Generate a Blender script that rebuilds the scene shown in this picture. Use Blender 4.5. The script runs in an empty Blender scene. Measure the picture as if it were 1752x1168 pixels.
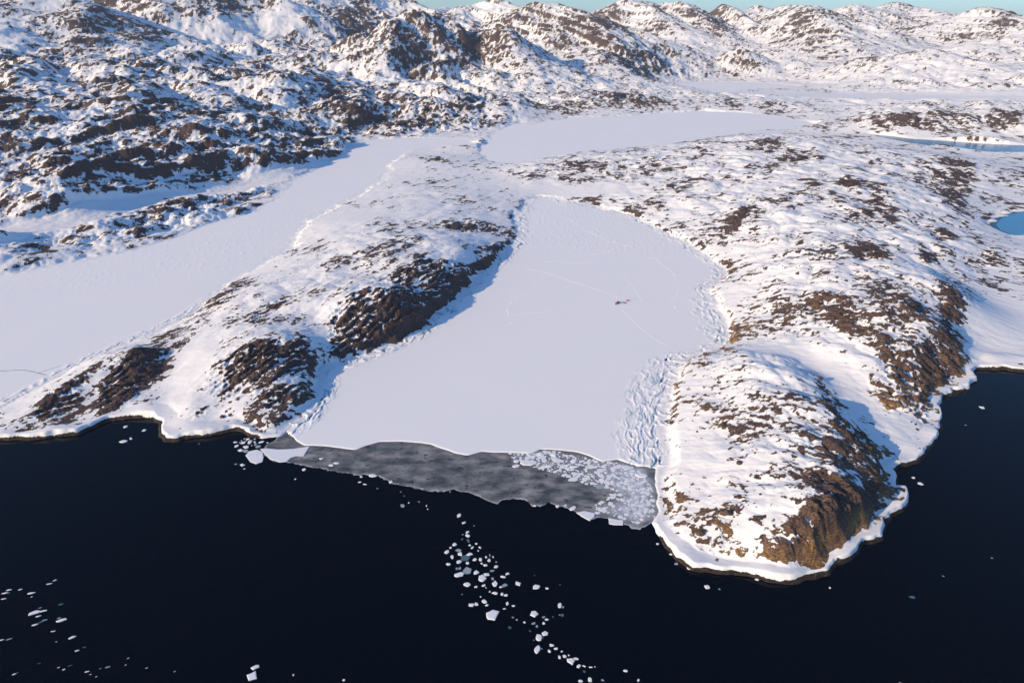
import bpy, math, random
import numpy as np

# ------------------------------------------------------------------ camera, sky, sun, exposure
H = 300.0                      # flying height above the sea (m)
PITCH = math.radians(24.8)     # looking down
F = 1168.0                     # focal length in photo pixels (photo 1752 x 1168)
scene = bpy.context.scene
cam = bpy.data.cameras.new("camera")
cam_o = bpy.data.objects.new("camera", cam)
scene.collection.objects.link(cam_o)
cam.sensor_width = 36.0
cam.lens = 36.0 * F / 1752.0
cam.clip_start = 1.0
cam.clip_end = 90000.0
cam_o.location = (0, 0, H)
cam_o.rotation_euler = (math.pi / 2 - PITCH, 0, 0)
scene.camera = cam_o

SUN_AZ = math.radians(-122)    # where the sun stands: from +Y (view direction), negative = left
SUN_EL = math.radians(19)
world = bpy.data.worlds.new("World")
scene.world = world
world.use_nodes = True
wn = world.node_tree
bg = wn.nodes["Background"]
sky = wn.nodes.new("ShaderNodeTexSky")
sky.sky_type = 'NISHITA'
sky.sun_disc = False
sky.sun_elevation = SUN_EL
sky.sun_rotation = SUN_AZ
sky.altitude = 300
sky.air_density = 1.0
sky.dust_density = 1.0
sky.ozone_density = 8.0
tint = wn.nodes.new("ShaderNodeMix"); tint.data_type = 'RGBA'; tint.blend_type = 'MULTIPLY'   # camera white balance
tint.inputs[0].default_value = 1.0; tint.inputs[7].default_value = (1.06, 1.06, 0.99, 1)
wn.links.new(sky.outputs[0], tint.inputs[6])
wn.links.new(tint.outputs[2], bg.inputs[0])
bg.inputs[1].default_value = 0.15
sun = bpy.data.lights.new("sun", 'SUN')
sun.energy = 4.25
sun.angle = math.radians(0.5)
sun.color = (1.0, 0.75, 0.45)
sun_o = bpy.data.objects.new("sun", sun)
scene.collection.objects.link(sun_o)
sun_o.rotation_euler = (math.pi / 2 - SUN_EL, 0, math.pi - SUN_AZ)
sun_o.location = (-400, -100, 500)
scene.view_settings.view_transform = 'Standard'
scene.view_settings.look = 'None'
scene.view_settings.exposure = 0.45
scene.view_settings.gamma = 1.0
scene.cycles.max_bounces = 5
scene.cycles.diffuse_bounces = 2
scene.cycles.volume_bounces = 0
scene.cycles.use_denoising = True

# ------------------------------------------------------------------ helpers
CP, SP = math.cos(PITCH), math.sin(PITCH)
def ray(u, v):
    a = (u - 876.0) / F; b = (584.0 - v) / F
    return np.array([a, CP + b * SP, -SP + b * CP])
def pt(u, v, h=0.0):
    """point of the photograph at height h -> world x, y"""
    d = ray(u, v); t = (h - H) / d[2]
    return d[0] * t, d[1] * t
def pr(u, v, r):
    """point of the photograph at ground distance r -> x, y, height"""
    d = ray(u, v); t = r / math.hypot(d[0], d[1])
    return d[0] * t, d[1] * t, H + d[2] * t
def poly(pts):
    return np.array([pt(*p) for p in pts])

rs = np.random.RandomState(7)
PERM = np.concatenate([rs.permutation(256)] * 3).astype(np.int32)
ANG = rs.rand(256) * 2 * math.pi
GX, GY = np.cos(ANG).astype(np.float32), np.sin(ANG).astype(np.float32)
G3 = rs.randn(256, 3).astype(np.float32)
G3 /= np.linalg.norm(G3, axis=1)[:, None]
def n2(x, y, seed=0):
    x = x.astype(np.float32) + seed * 17.13; y = y.astype(np.float32) + seed * 31.7
    xi = np.floor(x); yi = np.floor(y)
    fx = x - xi; fy = y - yi
    xi = xi.astype(np.int32) & 255; yi = yi.astype(np.int32) & 255
    ux = fx * fx * fx * (fx * (fx * 6 - 15) + 10); uy = fy * fy * fy * (fy * (fy * 6 - 15) + 10)
    def g(i, j, dx, dy):
        k = PERM[PERM[i] + j]
        return GX[k] * dx + GY[k] * dy
    a = g(xi, yi, fx, fy); b = g((xi + 1) & 255, yi, fx - 1, fy)
    c = g(xi, (yi + 1) & 255, fx, fy - 1); d = g((xi + 1) & 255, (yi + 1) & 255, fx - 1, fy - 1)
    return ((a + (b - a) * ux) * (1 - uy) + (c + (d - c) * ux) * uy) * 1.5
def n3(x, y, z, seed=0):
    x = x.astype(np.float32) + seed * 17.13; y = y.astype(np.float32) + seed * 31.7; z = z.astype(np.float32)
    xi = np.floor(x); yi = np.floor(y); zi = np.floor(z)
    fx = x - xi; fy = y - yi; fz = z - zi
    xi = xi.astype(np.int32) & 255; yi = yi.astype(np.int32) & 255; zi = zi.astype(np.int32) & 255
    ux = fx * fx * (3 - 2 * fx); uy = fy * fy * (3 - 2 * fy); uz = fz * fz * (3 - 2 * fz)
    out = 0
    for i in (0, 1):
        for j in (0, 1):
            for k in (0, 1):
                q = PERM[PERM[PERM[(xi + i) & 255] + ((yi + j) & 255)] + ((zi + k) & 255)]
                w = (ux if i else 1 - ux) * (uy if j else 1 - uy) * (uz if k else 1 - uz)
                out = out + w * (G3[q, 0] * (fx - i) + G3[q, 1] * (fy - j) + G3[q, 2] * (fz - k))
    return out * 1.6
def fbm(x, y, octs, seed=0, kind='n', gain=0.5, lac=2.03):
    s = 0; a = 1.0; t = 0
    for o in range(octs):
        n = n2(x, y, seed + o)
        if kind == 'b': n = np.abs(n) * 2 - 0.5       # billow: rounded domes, sharp gullies
        if kind == 'r': n = 0.75 - np.abs(n) * 2       # ridged: sharp crests
        s = s + a * n; t += a; a *= gain
        x, y = x * lac * 0.8 - y * lac * 0.6, x * lac * 0.6 + y * lac * 0.8
    return s / t
def sstep(a, b, x):
    t = np.clip((x - a) / (b - a), 0, 1)
    return t * t * (3 - 2 * t)
def sdf(P, X, Y):
    """signed distance to polygon, positive inside"""
    best = np.full(X.shape, 1e18); ins = np.zeros(X.shape, bool)
    n = len(P)
    for i in range(n):
        ax, ay = P[i]; bx, by = P[(i + 1) % n]
        ex, ey = bx - ax, by - ay
        L = ex * ex + ey * ey
        if L < 1e-9: continue
        t = np.clip(((X - ax) * ex + (Y - ay) * ey) / L, 0, 1)
        d = (X - ax - t * ex) ** 2 + (Y - ay - t * ey) ** 2
        np.minimum(best, d, out=best)
        c = (ay > Y) != (by > Y)
        ins ^= c & (X < (bx - ax) * (Y - ay) / (by - ay if by != ay else 1e-9) + ax)
    d = np.sqrt(best)
    return np.where(ins, d, -d)

# ------------------------------------------------------------------ traced outlines (photo pixels at sea level)
SHORE_LEFT = [(480,746),(500,732),(520,718),(545,694),(553,660),(556,630),(590,623),(620,613),(650,601),(690,585),(720,570),
              (740,555),(765,530),(800,500),(830,468),(865,443),(880,420),(890,400),(888,370),(905,348)]
SHORE_RIGHT = [(930,338),(960,345),(1010,352),(1060,365),(1110,385),(1150,405),(1190,430),(1225,455),(1238,470),(1225,485),
               (1205,492),(1215,520),(1235,560),(1235,590),(1200,603),(1160,612),(1145,640),(1135,670),(1128,700),(1125,740),
               (1130,780),(1125,800),(1120,830),(1128,860),(1125,880),(1110,892)]
COAST_W = [(-1200,830),(-300,768),(-100,758),(0,753),(60,752),(110,745),(140,738),(190,721),(230,717),(266,714),(273,722),
           (268,740),(285,756),(300,757),(330,748),(360,742),(400,736),(420,739),(425,747),(450,750)]
COAST_E = [(1125,915),(1140,940),(1165,965),(1185,976),(1230,980),(1270,986),(1320,996),(1355,1001),(1385,992),(1420,985),
           (1430,965),(1470,950),(1480,935),(1505,925),(1510,900),(1530,880),(1550,865),(1556,845),(1546,836),(1530,840),
           (1535,818),(1525,807),(1545,800),(1580,796),(1590,770),(1605,745),(1612,720),(1605,700),(1615,682),(1650,670),
           (1668,652),(1665,640),(1680,634),(1710,632),(1752,640),(1900,655),(2300,700),(3000,800)]
sea_px = COAST_W + SHORE_LEFT + SHORE_RIGHT + COAST_E
P_SEA = np.vstack([poly(sea_px), [[3000, 300], [3000, -2500], [-3000, -2500], [-3000, 400]]])
P_ZL = poly([(470,345),(500,312),(550,285),(590,262),(600,246),(650,238),(730,236),(800,238),(812,247),(760,253),(705,256),
             (672,272),(662,292),(640,315),(600,338),(560,356),(525,378),(505,398),(500,412),(490,428),(450,450),(410,469),
             (385,486),(350,516),(320,538),(260,566),(200,592),(140,620),(80,652),(0,692),(-200,724),(-500,762),(-1200,800),
             (-1200,600),(-500,520),(-200,497),(0,472),(100,454),(200,434),(270,417),(330,394),(380,380),(430,364)])
P_ZM = poly([(835,275),(825,262),(840,240),(845,226),(880,215),(930,210),(980,203),(1060,199),(1140,194),(1200,191),(1280,194),
             (1330,200),(1375,208),(1400,214),(1340,221),(1290,222),(1240,232),(1190,240),(1130,248),(1060,255),(1000,259),
             (960,268),(900,276),(870,279)])
P_ZF = poly([(1150,145),(1200,141),(1260,140),(1330,143),(1368,148),(1300,152),(1240,157),(1180,152)])
P_ZS = poly([(1487,230),(1520,233),(1560,238),(1600,240),(1650,243),(1700,247),(1752,249),(1900,252),(2200,260),(2200,275),
             (1900,268),(1752,261),(1690,260),(1650,256),(1620,250),(1585,249),(1550,243),(1520,238)])
P_ZP = poly([(1704,385),(1712,375),(1724,368),(1752,362),(1900,355),(2100,360),(2100,400),(1900,415),(1752,404),(1738,409),
             (1728,400),(1712,394)])
P_ICE_C = poly([(470,722),(496,743),(508,755),(521,763),(553,763),(581,766),(608,770),(626,762),(649,756),(677,755),(704,756),
                (736,760),(768,771),(780,776),(799,779),(824,773),(863,774),(906,776),(924,768),(961,771),(988,774),(1011,781),
                (1029,789),(1057,786),(1080,795),(1107,799),(1150,805),(1180,760),(1180,640),(1280,600),(1280,440),(1140,360),
                (1060,340),(930,318),(880,330),(850,400),(780,470),(700,540),(600,590),(520,630),(510,690)])

P_BR0 = poly([(1085,790),(1150,790),(1150,875),(1118,888),(1090,880)])
# ------------------------------------------------------------------ control heights
CTRL = [ # u, v, h
 (30,730,4),(60,690,8),(95,670,14),(150,648,16),(155,674,9),(200,618,24),(240,602,27),(268,614,15),(284,640,8),(270,690,5),
 (200,703,6),(300,640,14),(330,700,9),(330,600,20),(350,560,20),(400,610,28),(450,592,34),(500,582,34),(530,588,27),
 (550,606,12),(420,660,18),(480,650,20),(380,695,10),(430,705,11),(500,692,9),(535,665,8),(540,560,26),(562,592,15),
 (550,535,31),(560,525,38),(620,512,45),(680,500,43),(740,478,33),(800,452,21),(840,438,14),(570,612,8),(640,600,8),
 (700,568,8),(760,528,6),(650,438,42),(720,428,41),(790,428,32),(845,418,13),(620,462,33),(690,492,36),(380,500,14),
 (420,520,24),(480,500,28),(560,470,30),(500,455,18),(560,420,20),(620,400,26),(700,395,27),(760,375,22),(830,380,13),
 (862,352,8),(700,350,18),(550,380,12),(520,410,8),(880,330,5),(860,300,6),(760,320,12),(690,320,11),
 (725,272,12),(800,245,8),(760,265,5),(830,300,6),(250,590,8),
 (1000,325,12),(950,310,13),(900,300,14),(1000,265,28),(900,285,20),(1100,262,36),(1200,250,48),(1300,235,58),(1400,238,60),
 (1450,245,54),(1000,337,6),(1100,340,20),(1100,300,30),(1200,350,32),(1200,400,16),(1300,380,44),(1300,320,52),(1300,450,32),
 (1265,500,15),(1280,555,15),(1400,300,60),(1400,400,56),(1400,470,52),(1500,280,50),(1500,350,54),(1500,420,50),(1600,270,40),
 (1655,290,36),(1600,340,42),(1600,420,38),(1690,310,18),(1700,345,8),(1690,372,6),(1650,400,24),(1705,432,20),(1690,465,12),
 (1752,430,14),(1752,335,6),(1752,290,16),(1850,300,16),(1440,500,54),(1550,488,57),(1620,492,52),(1650,522,34),(1660,560,18),
 (1664,600,8),(1600,560,46),(1560,620,30),(1630,610,20),(1600,660,10),(1500,560,50),(1500,620,34),(1550,690,14),(1590,700,7),(1420,580,38),
 (1350,520,38),(1350,570,30),(1300,590,22),
 (1180,616,10),(1290,607,32),(1350,638,37),(1400,690,37),(1450,740,34),(1495,785,20),(1200,660,17),(1180,720,12),(1250,720,24),
 (1300,750,30),(1350,800,34),(1400,780,38),(1250,800,22),(1200,820,15),(1155,860,7),(1250,880,20),(1300,880,26),(1350,870,32),
 (1400,860,37),(1450,830,35),(1480,860,27),(1430,900,29),(1380,925,24),(1300,940,14),(1230,930,10),(1425,950,10),(1485,905,12),
 (1520,850,8),(1390,628,24),(1450,690,19),(1500,740,11),(1530,780,6),(1320,590,26),
 (1752,500,6),(1752,560,5),(1700,600,4),(1700,520,8),(1850,560,5),(1850,620,4),
 (0,440,20),(0,400,22),(0,348,52),(100,338,54),(200,308,58),(300,283,58),(400,258,52),(500,238,40),(560,242,20),(0,388,22),
 (100,378,22),(200,350,20),(300,324,18),(400,304,14),(500,282,9),(575,256,8),(0,300,50),(200,265,60),(-200,420,30),(-200,350,50),
 (100,420,12),(200,395,14),(300,372,10),(380,350,8),(1650,235,14),(1752,232,16),(1900,230,20),
]
CTRL_R = [ # u, ground distance, h
 (0,1500,62),(0,2000,90),(0,2600,125),(0,3200,180),(200,1900,75),(200,2600,120),(200,3200,170),(400,1700,58),(400,2000,72),
 (400,2600,108),(400,3200,150),(600,2000,50),(600,2600,78),(600,3200,110),(600,4000,170),(800,2500,40),(800,3200,66),
 (800,4000,110),(-300,1500,70),(-300,2600,130),(-300,4000,220),(900,2850,36),(1000,2900,46),(1080,2950,44),(1150,3050,36),(1230,3050,28),
 (1320,3050,24),(900,3500,50),(1000,3500,44),(1100,3600,34),(1450,3000,18),(1450,3600,20),(1600,2900,44),(1720,2700,50),(1600,3600,34),(1550,2500,34),
 (1700,2350,30),(1850,2600,50),(1850,3600,50),(1200,5000,20),(1400,5000,24),(1600,5000,60),(1800,5000,80),(1000,5000,50),(0,5500,230),(400,5500,200),
 (800,5500,100),(1200,7000,40),(1600,7000,80),(2000,7000,120),(0,9000,200),(800,9000,60),(1400,9000,60),(2000,10000,100),(800,16000,0),(0,16000,100),(1700,16000,0),
 (1430,2500,14),(1520,4300,40),(2200,1500,20),(2200,4000,60)]
# mountain crests: photo u, v of the crest line and its ground distance, half width, steepness power
RIDGES = [
 ([(-500,30,4300),(-200,25,4400),(-40,32,4300),(60,14,4500),(110,18,4500),(170,40,4700)],1100,1.3),
 ([(60,0,6200),(180,-3,6400),(330,6,6600),(470,-8,6600)],1800,1.3),
 ([(185,22,5000),(235,8,5000),(285,30,4700)],650,1.2),
 ([(320,20,4800),(400,6,5000),(460,2,5100),(478,8,5000)],750,1.2),
 ([(478,-6,5300),(540,-6,5400),(620,-3,5600),(690,8,5700),(745,30,5400)],900,1.2),
 ([(700,30,9000),(762,14,13500),(800,24,13500)],1600,1.2),
 ([(640,70,3500),(700,32,3700),(740,38,3800)],480,1.2),
 ([(760,40,5200),(800,18,5600),(850,8,5600),(900,22,5400),(925,12,5200),(985,24,5000),(1060,70,4500),(1150,122,4200)],850,1.15),
 ([(790,70,3900),(860,58,3800),(900,100,3500)],430,1.1),
 ([(985,24,5000),(1040,40,5200),(1110,62,5000),(1180,120,4700)],600,1.1),
 ([(1000,28,8000),(1040,16,7700),(1071,2,7400),(1105,14,7200),(1150,45,6600),(1195,85,6000),(1215,108,5600)],950,1.2),
 ([(1071,2,7400),(1120,8,7800),(1168,8,7600),(1210,40,7000),(1260,70,6400)],900,1.2),
 ([(1215,24,8600),(1236,11,8600),(1262,22,8200),(1290,48,7600)],600,1.2),
 ([(1262,22,9200),(1300,11,9500),(1322,22,9500),(1345,14,9200),(1385,14,8600),(1400,20,8000)],1000,1.2),
 ([(1330,40,7000),(1382,14,7200),(1430,50,6300),(1480,105,5400),(1500,122,5000)],800,1.1),
 ([(1382,14,7200),(1440,34,7000),(1500,55,6700),(1545,85,6200)],700,1.1),
 ([(1270,84,5000),(1285,96,4800),(1295,115,4600)],300,1.0),
 ([(1340,100,5200),(1372,108,4900),(1385,125,4600)],260,1.0),
 ([(1440,20,11000),(1462,10,11000),(1500,20,11500),(1536,3,12000),(1570,12,12000),(1608,24,11500),(1660,36,11000)],1700,1.2),
 ([(1500,100,4700),(1590,92,4500),(1660,106,4400),(1752,135,4000)],700,1.4),
 ([(1600,60,7500),(1680,18,8000),(1730,34,7800),(1800,30,8000),(2100,30,8000)],1300,1.3),
 ([(1700,80,6500),(1752,62,6500),(1900,50,6800),(2200,60,6500)],900,1.2),
]

# ------------------------------------------------------------------ polar grid round the foot of the camera
NT = 1240
th = np.linspace(math.radians(-48), math.radians(50), NT)
lr = [math.log(282.0)]
while lr[-1] < math.log(17500.0):
    r_ = math.exp(lr[-1]); lr.append(lr[-1] + (0.0019 if r_ < 900 else 0.0024 if r_ < 3000 else 0.0031))
lr = np.array(lr); NR = len(lr)
# coarse grid for the smooth fields
CT = 311; CR = NR // 4 + 1
cth = np.linspace(th[0], th[-1], CT); clr = np.interp(np.linspace(0, NR - 1, CR), np.arange(NR), lr)
cTH, cLR = np.meshgrid(cth, clr)
cX = np.exp(cLR) * np.sin(cTH); cY = np.exp(cLR) * np.cos(cTH)

pts = []
for u, v, h in CTRL:
    h = h * 0.72 + (0.6 if h < 9 else 0)
    x, y = pt(u, v, h); pts.append((x, y, h))
for u, r, h in CTRL_R:
    d = ray(u, 150); t = r / math.hypot(d[0], d[1]); pts.append((d[0] * t, d[1] * t, h))
def shore_pts(P, h=1.0, step=1, lim=4000):
    for x, y in P[::step]:
        if y > 100 and abs(x) < lim: pts.append((x, y, h))
shore_pts(P_SEA[:len(sea_px)], 2.0, 2); shore_pts(P_ZL, 1, 2); shore_pts(P_ZM, 1, 2); shore_pts(P_ZF, 2, 2); shore_pts(P_ZS, 2, 3); shore_pts(P_ZP, 2, 3)
pts = np.array(pts)
pa = np.stack([np.arctan2(pts[:, 0], pts[:, 1]), np.log(np.hypot(pts[:, 0], pts[:, 1]))], 1)
pa[:, 0] += rs.randn(len(pa)) * 1e-5
def phi(d2): return 0.5 * d2 * np.log(d2 + 1e-12)
n = len(pa)
D2 = ((pa[:, None, :] - pa[None]) ** 2).sum(2)
A = np.zeros((n + 3, n + 3)); A[:n, :n] = phi(D2) + np.eye(n) * 2e-4
A[:n, n] = 1; A[:n, n + 1:] = pa; A[n, :n] = 1; A[n + 1:, :n] = pa.T
W = np.linalg.solve(A, np.concatenate([pts[:, 2], np.zeros(3)]))
cBase = np.zeros(cX.shape)
for i in range(n):
    cBase += W[i] * phi((cTH - pa[i, 0]) ** 2 + (cLR - pa[i, 1]) ** 2)
cBase += W[n] + W[n + 1] * cTH + W[n + 2] * cLR
cBase = np.clip(cBase, 0.5, 320)

cSea = sdf(P_SEA, cX, cY); cIceC = sdf(P_ICE_C, cX, cY)
cZL = sdf(P_ZL, cX, cY); cZM = sdf(P_ZM, cX, cY); cZF = sdf(P_ZF, cX, cY); cZS = sdf(P_ZS, cX, cY); cZP = sdf(P_ZP, cX, cY)

cRid = np.zeros(cX.shape); cFrac = np.zeros(cX.shape)
for rp, wd, pw in RIDGES:
    q = [pr(*p) for p in rp]
    best = np.zeros(cX.shape)
    for (ax, ay, ah), (bx, by, bh) in zip(q[:-1], q[1:]):
        ex, ey = bx - ax, by - ay; L = ex * ex + ey * ey
        t = np.clip(((cX - ax) * ex + (cY - ay) * ey) / L, 0, 1)
        d = np.hypot(cX - ax - t * ex, cY - ay - t * ey)
        hc = ah + (bh - ah) * t
        pf = np.clip(1 - np.sqrt(d * d + 35 ** 2) / (wd * 1.65) + 35 / (wd * 1.65), 0, 1) ** (pw * 1.5)
        best = np.maximum(best, hc * pf)
        cFrac = np.maximum(cFrac, pf)
    cRid = np.maximum(cRid, best)

def up(c):
    """bilinear from the coarse to the full grid"""
    fr = np.linspace(0, CR - 1, NR); ft = np.linspace(0, CT - 1, NT)
    i = np.minimum(fr.astype(int), CR - 2); a = (fr - i)[:, None]
    j = np.minimum(ft.astype(int), CT - 2); b = (ft - j)[None]
    tmp = c[i] * (1 - a) + c[i + 1] * a
    return (tmp[:, j] * (1 - b) + tmp[:, j + 1] * b).astype(np.float32)

# ------------------------------------------------------------------ where bare rock shows: traced outcrops
BLOBS = [ # u, v, half length, half width (px), tilt (deg, + = down to the right), strength
 (100,688,42,20,-20,.9),(72,712,18,6,-10,.7),(222,648,66,26,-40,1.2),(150,640,36,8,-28,.5),(125,660,40,9,-25,.5),
 (430,632,84,34,-10,1.0),(470,605,55,18,-8,.9),(518,592,16,14,0,.9),(490,682,44,10,-28,.8),(450,690,30,8,-20,.5),(340,708,24,6,-22,.8),(310,675,30,10,-25,.4),
 (640,560,76,36,-18,1.1),(600,585,40,22,0,.9),(690,550,50,28,-35,1.0),(760,512,86,13,-39,1.2),(740,462,62,18,-14,1.1),(660,480,45,12,-10,.6),
 (600,525,46,14,-22,.6),(375,522,22,7,-20,.8),(352,580,16,10,0,.7),(395,495,16,7,-10,.7),(440,545,34,12,-35,.8),(485,518,26,9,-10,.7),
 (560,455,30,9,-10,.5),(280,578,40,5,-30,.6),(660,418,26,10,0,.7),(700,440,40,9,0,.5),(800,388,46,13,-8,1.0),(850,362,18,6,0,.5),
 (872,332,20,5,0,.4),(846,290,24,4,0,.4),(735,273,44,8,0,1.0),(790,302,26,4,0,.3),(700,410,30,8,0,.5),(840,425,30,10,-35,.8),(860,400,22,10,0,.6),(640,440,30,8,0,.4),
 (1010,285,110,16,4,.5),(960,300,50,8,0,.3),(1060,345,70,8,8,.5),(1320,252,44,18,20,.8),(1375,268,30,10,10,.6),(1455,315,20,13,20,1.1),(1420,345,60,9,12,.6),
 (1505,350,28,24,40,1.0),(1475,378,24,14,20,.8),(1525,392,32,10,5,.8),(1265,372,28,8,-35,.9),(1490,436,34,14,5,1.2),(1590,445,19,12,0,1.1),
 (1645,290,30,26,50,1.1),(1602,318,40,16,45,.9),(1630,330,30,10,45,.8),(1612,404,28,10,-10,1.0),(1648,388,10,14,30,.8),(1690,440,20,14,-30,.9),(1560,300,36,10,25,.5),
 (1430,530,84,18,24,.7),(1540,520,60,22,20,.7),(1630,535,24,42,-18,1.4),(1612,625,42,34,-35,1.4),(1530,615,34,22,40,1.1),(1545,570,60,18,30,.6),(1560,680,44,24,25,.9),
 (1480,575,56,12,28,.7),(1590,715,24,20,-40,.8),(1510,680,34,16,35,.8),(1340,475,28,10,-15,.4),(1310,485,22,5,0,.5),(1420,505,30,8,10,.4),(1380,440,40,6,10,.35),
 (1265,640,60,20,8,.05),(1285,630,20,8,0,.5),(1330,670,80,16,12,.15),(1310,725,90,22,8,.12),(1430,715,50,16,50,.9),(1400,765,80,22,12,.6),(1475,760,26,30,50,1.3),
 (1350,812,90,16,5,.5),(1260,862,30,10,-10,.6),(1250,880,34,6,-10,.6),(1440,850,70,30,20,.9),(1500,850,28,46,20,1.4),(1410,935,66,26,-12,1.5),
 (1440,905,50,34,-20,1.2),(1330,955,46,12,28,1.2),(1245,922,18,10,20,.9),(1210,940,22,12,10,.6),(1180,880,10,24,20,.35),(1350,905,30,7,0,.5),(1300,885,30,5,-5,.4),(1190,900,22,10,0,.3),
 (1230,650,40,8,0,.2),(1200,740,20,12,-20,.25),(1230,790,30,12,-10,.2),(1185,840,26,10,-40,.35),
 (70,35,80,16,-5,.7),(190,46,60,12,8,.5),(237,36,18,16,0,.7),(375,22,50,12,0,.5),(520,16,50,12,10,.7),(630,14,70,10,12,.6),
 (40,106,36,11,-5,.9),(225,110,28,11,0,.9),(385,128,36,13,0,.8),(285,118,24,10,0,.6),(510,130,30,10,0,.6),(370,92,24,14,0,.6),(700,60,60,28,20,.4),(700,100,40,18,40,.4),
 (850,92,60,30,35,.9),(900,60,50,24,40,.6),(1000,70,70,34,50,.7),(1080,100,70,22,40,.8),(1205,40,34,16,45,.7),(1270,108,30,16,30,.6),(1290,90,40,12,30,.4),
 (1400,44,50,16,30,.6),(1400,90,50,18,35,.5),(1520,60,30,8,40,.5),(1690,62,40,18,-30,.5),(1480,105,40,8,35,.4),(1620,100,60,8,25,.3),(950,185,80,10,-3,.7),(1090,172,60,12,-5,.9),
 (1010,160,50,10,0,.5),(1190,170,20,9,0,.4),(1250,178,36,10,0,.6),(1330,185,30,10,0,.6),(1390,175,22,10,0,.5),(1480,210,50,8,0,.4),(1580,205,40,10,0,.6),(1650,205,36,10,0,.6),(1720,200,24,10,0,.8),
 (700,190,60,14,0,.25),(620,205,40,10,0,.3),(780,175,50,12,0,.2),(1560,215,60,6,0,.3),
 # snow kept clean
 (1165,770,34,80,0,-.8),(1160,670,26,50,0,-.6),(1210,680,40,30,0,-.2),(1310,925,34,12,0,-.7),(1310,870,50,12,0,-.5),(1420,640,90,16,32,-1.2),(1330,600,60,10,8,-.9),(330,620,60,26,-55,-.9),(545,560,22,18,0,-.8),
 (520,480,30,20,-30,-.4),(1290,420,70,18,10,-.3),(1720,560,60,60,0,-1.2),(1530,590,22,8,20,-.8),(620,300,90,22,-10,-1.2),(540,340,60,30,-20,-1.2),
 (600,370,60,14,-10,-.6),(1000,325,70,6,0,-.5),(430,320,90,9,-16,-1.0),(230,348,110,7,-14,-.9),(60,385,80,6,-6,-.8),(120,210,60,4,-12,-.9),(230,640,4,4,0,0),
 (1480,130,260,18,4,-.5),(1450,175,200,14,0,-.35),
]
SMOOTH = [(540,335,110,26,-30),(620,290,120,22,-14),(740,240,110,12,-6),(560,300,60,20,-20),(600,372,60,14,-8),(60,390,150,12,-8),(230,352,120,8,-14),(430,318,110,9,-14),
 (1720,560,70,80,0),(1420,640,90,16,32),(1330,600,60,10,8),(330,620,50,22,-55),(500,400,30,20,-20),(960,330,90,8,0),(1500,165,260,14,0)]
def lookup(c, x, y):
    a = (math.atan2(x, y) - cth[0]) / (cth[1] - cth[0]); b = np.interp(math.log(math.hypot(x, y)), clr, np.arange(CR))
    return float(c[int(np.clip(round(b), 0, CR - 1)), int(np.clip(round(a), 0, CT - 1))])
cLand = np.minimum.reduce([-cSea, -cZL, -cZM, -cZF, -cZS, -cZP])
cH0 = np.maximum(cBase, cRid) * sstep(0, 20, cLand)
def hit(u, v):
    """first ground point seen at photo pixel (u, v)"""
    d = ray(u, v); t = 380.0
    while t < 16000:
        x, y, z = d[0] * t, d[1] * t, H + d[2] * t
        if z < max(lookup(cH0, x, y), 0): break
        t *= 1.004
    return np.array([x, y])
def axes(c0, z0, u, v, a, b, ca, sa):
    """half axes of a traced patch on the ground"""
    r = math.hypot(*c0)
    if r > 2500:      # mountain sides are seen face on
        rt = np.array([c0[1], -c0[0]]) / r; fw = np.array(c0) / r; k = r / F
        return rt * a * ca * k - fw * a * sa * k * 2.5, -rt * b * sa * k - fw * b * ca * k * 4
    return np.array(pt(u + a * ca, v + a * sa, z0)) - c0, np.array(pt(u - b * sa, v + b * ca, z0)) - c0
cR = np.zeros(cX.shape)
for (u, v, a, b, ang, s) in BLOBS:
    c0 = hit(u, v); z0 = max(lookup(cH0, *c0), 0)
    ca, sa = math.cos(math.radians(ang)), math.sin(math.radians(ang))
    e1, e2 = axes(c0, z0, u, v, a, b, ca, sa)
    M = np.linalg.inv(np.stack([e1, e2], 1))
    dx, dy = cX - c0[0], cY - c0[1]
    q = (M[0, 0] * dx + M[0, 1] * dy) ** 2 + (M[1, 0] * dx + M[1, 1] * dy) ** 2
    cR += s * np.exp(-q * q * 0.8) * (0.6 if math.hypot(*c0) > 3000 else 1)

cS = np.zeros(cX.shape)
for (u, v, a, b, ang) in SMOOTH:
    c0 = hit(u, v); z0 = max(lookup(cH0, *c0), 0)
    ca, sa = math.cos(math.radians(ang)), math.sin(math.radians(ang))
    e1, e2 = axes(c0, z0, u, v, a, b, ca, sa)
    M = np.linalg.inv(np.stack([e1, e2], 1)); dx, dy = cX - c0[0], cY - c0[1]
    q = (M[0, 0] * dx + M[0, 1] * dy) ** 2 + (M[1, 0] * dx + M[1, 1] * dy) ** 2
    cS = np.maximum(cS, np.exp(-q * q * 0.7))
R_ = np.exp(lr)[:, None].astype(np.float32); T_ = th[None].astype(np.float32)
X = (R_ * np.sin(T_)).astype(np.float32); Y = (R_ * np.cos(T_)).astype(np.float32)
RR = np.broadcast_to(R_, X.shape)
rough = 1 - up(cS); base = up(cBase); rid = up(cRid); Rk = up(cR)
sSea = up(cSea); sIce = up(cIceC); sZL = up(cZL); sZM = up(cZM); sZF = up(cZF); sZS = up(cZS); sZP = up(cZP)

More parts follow.
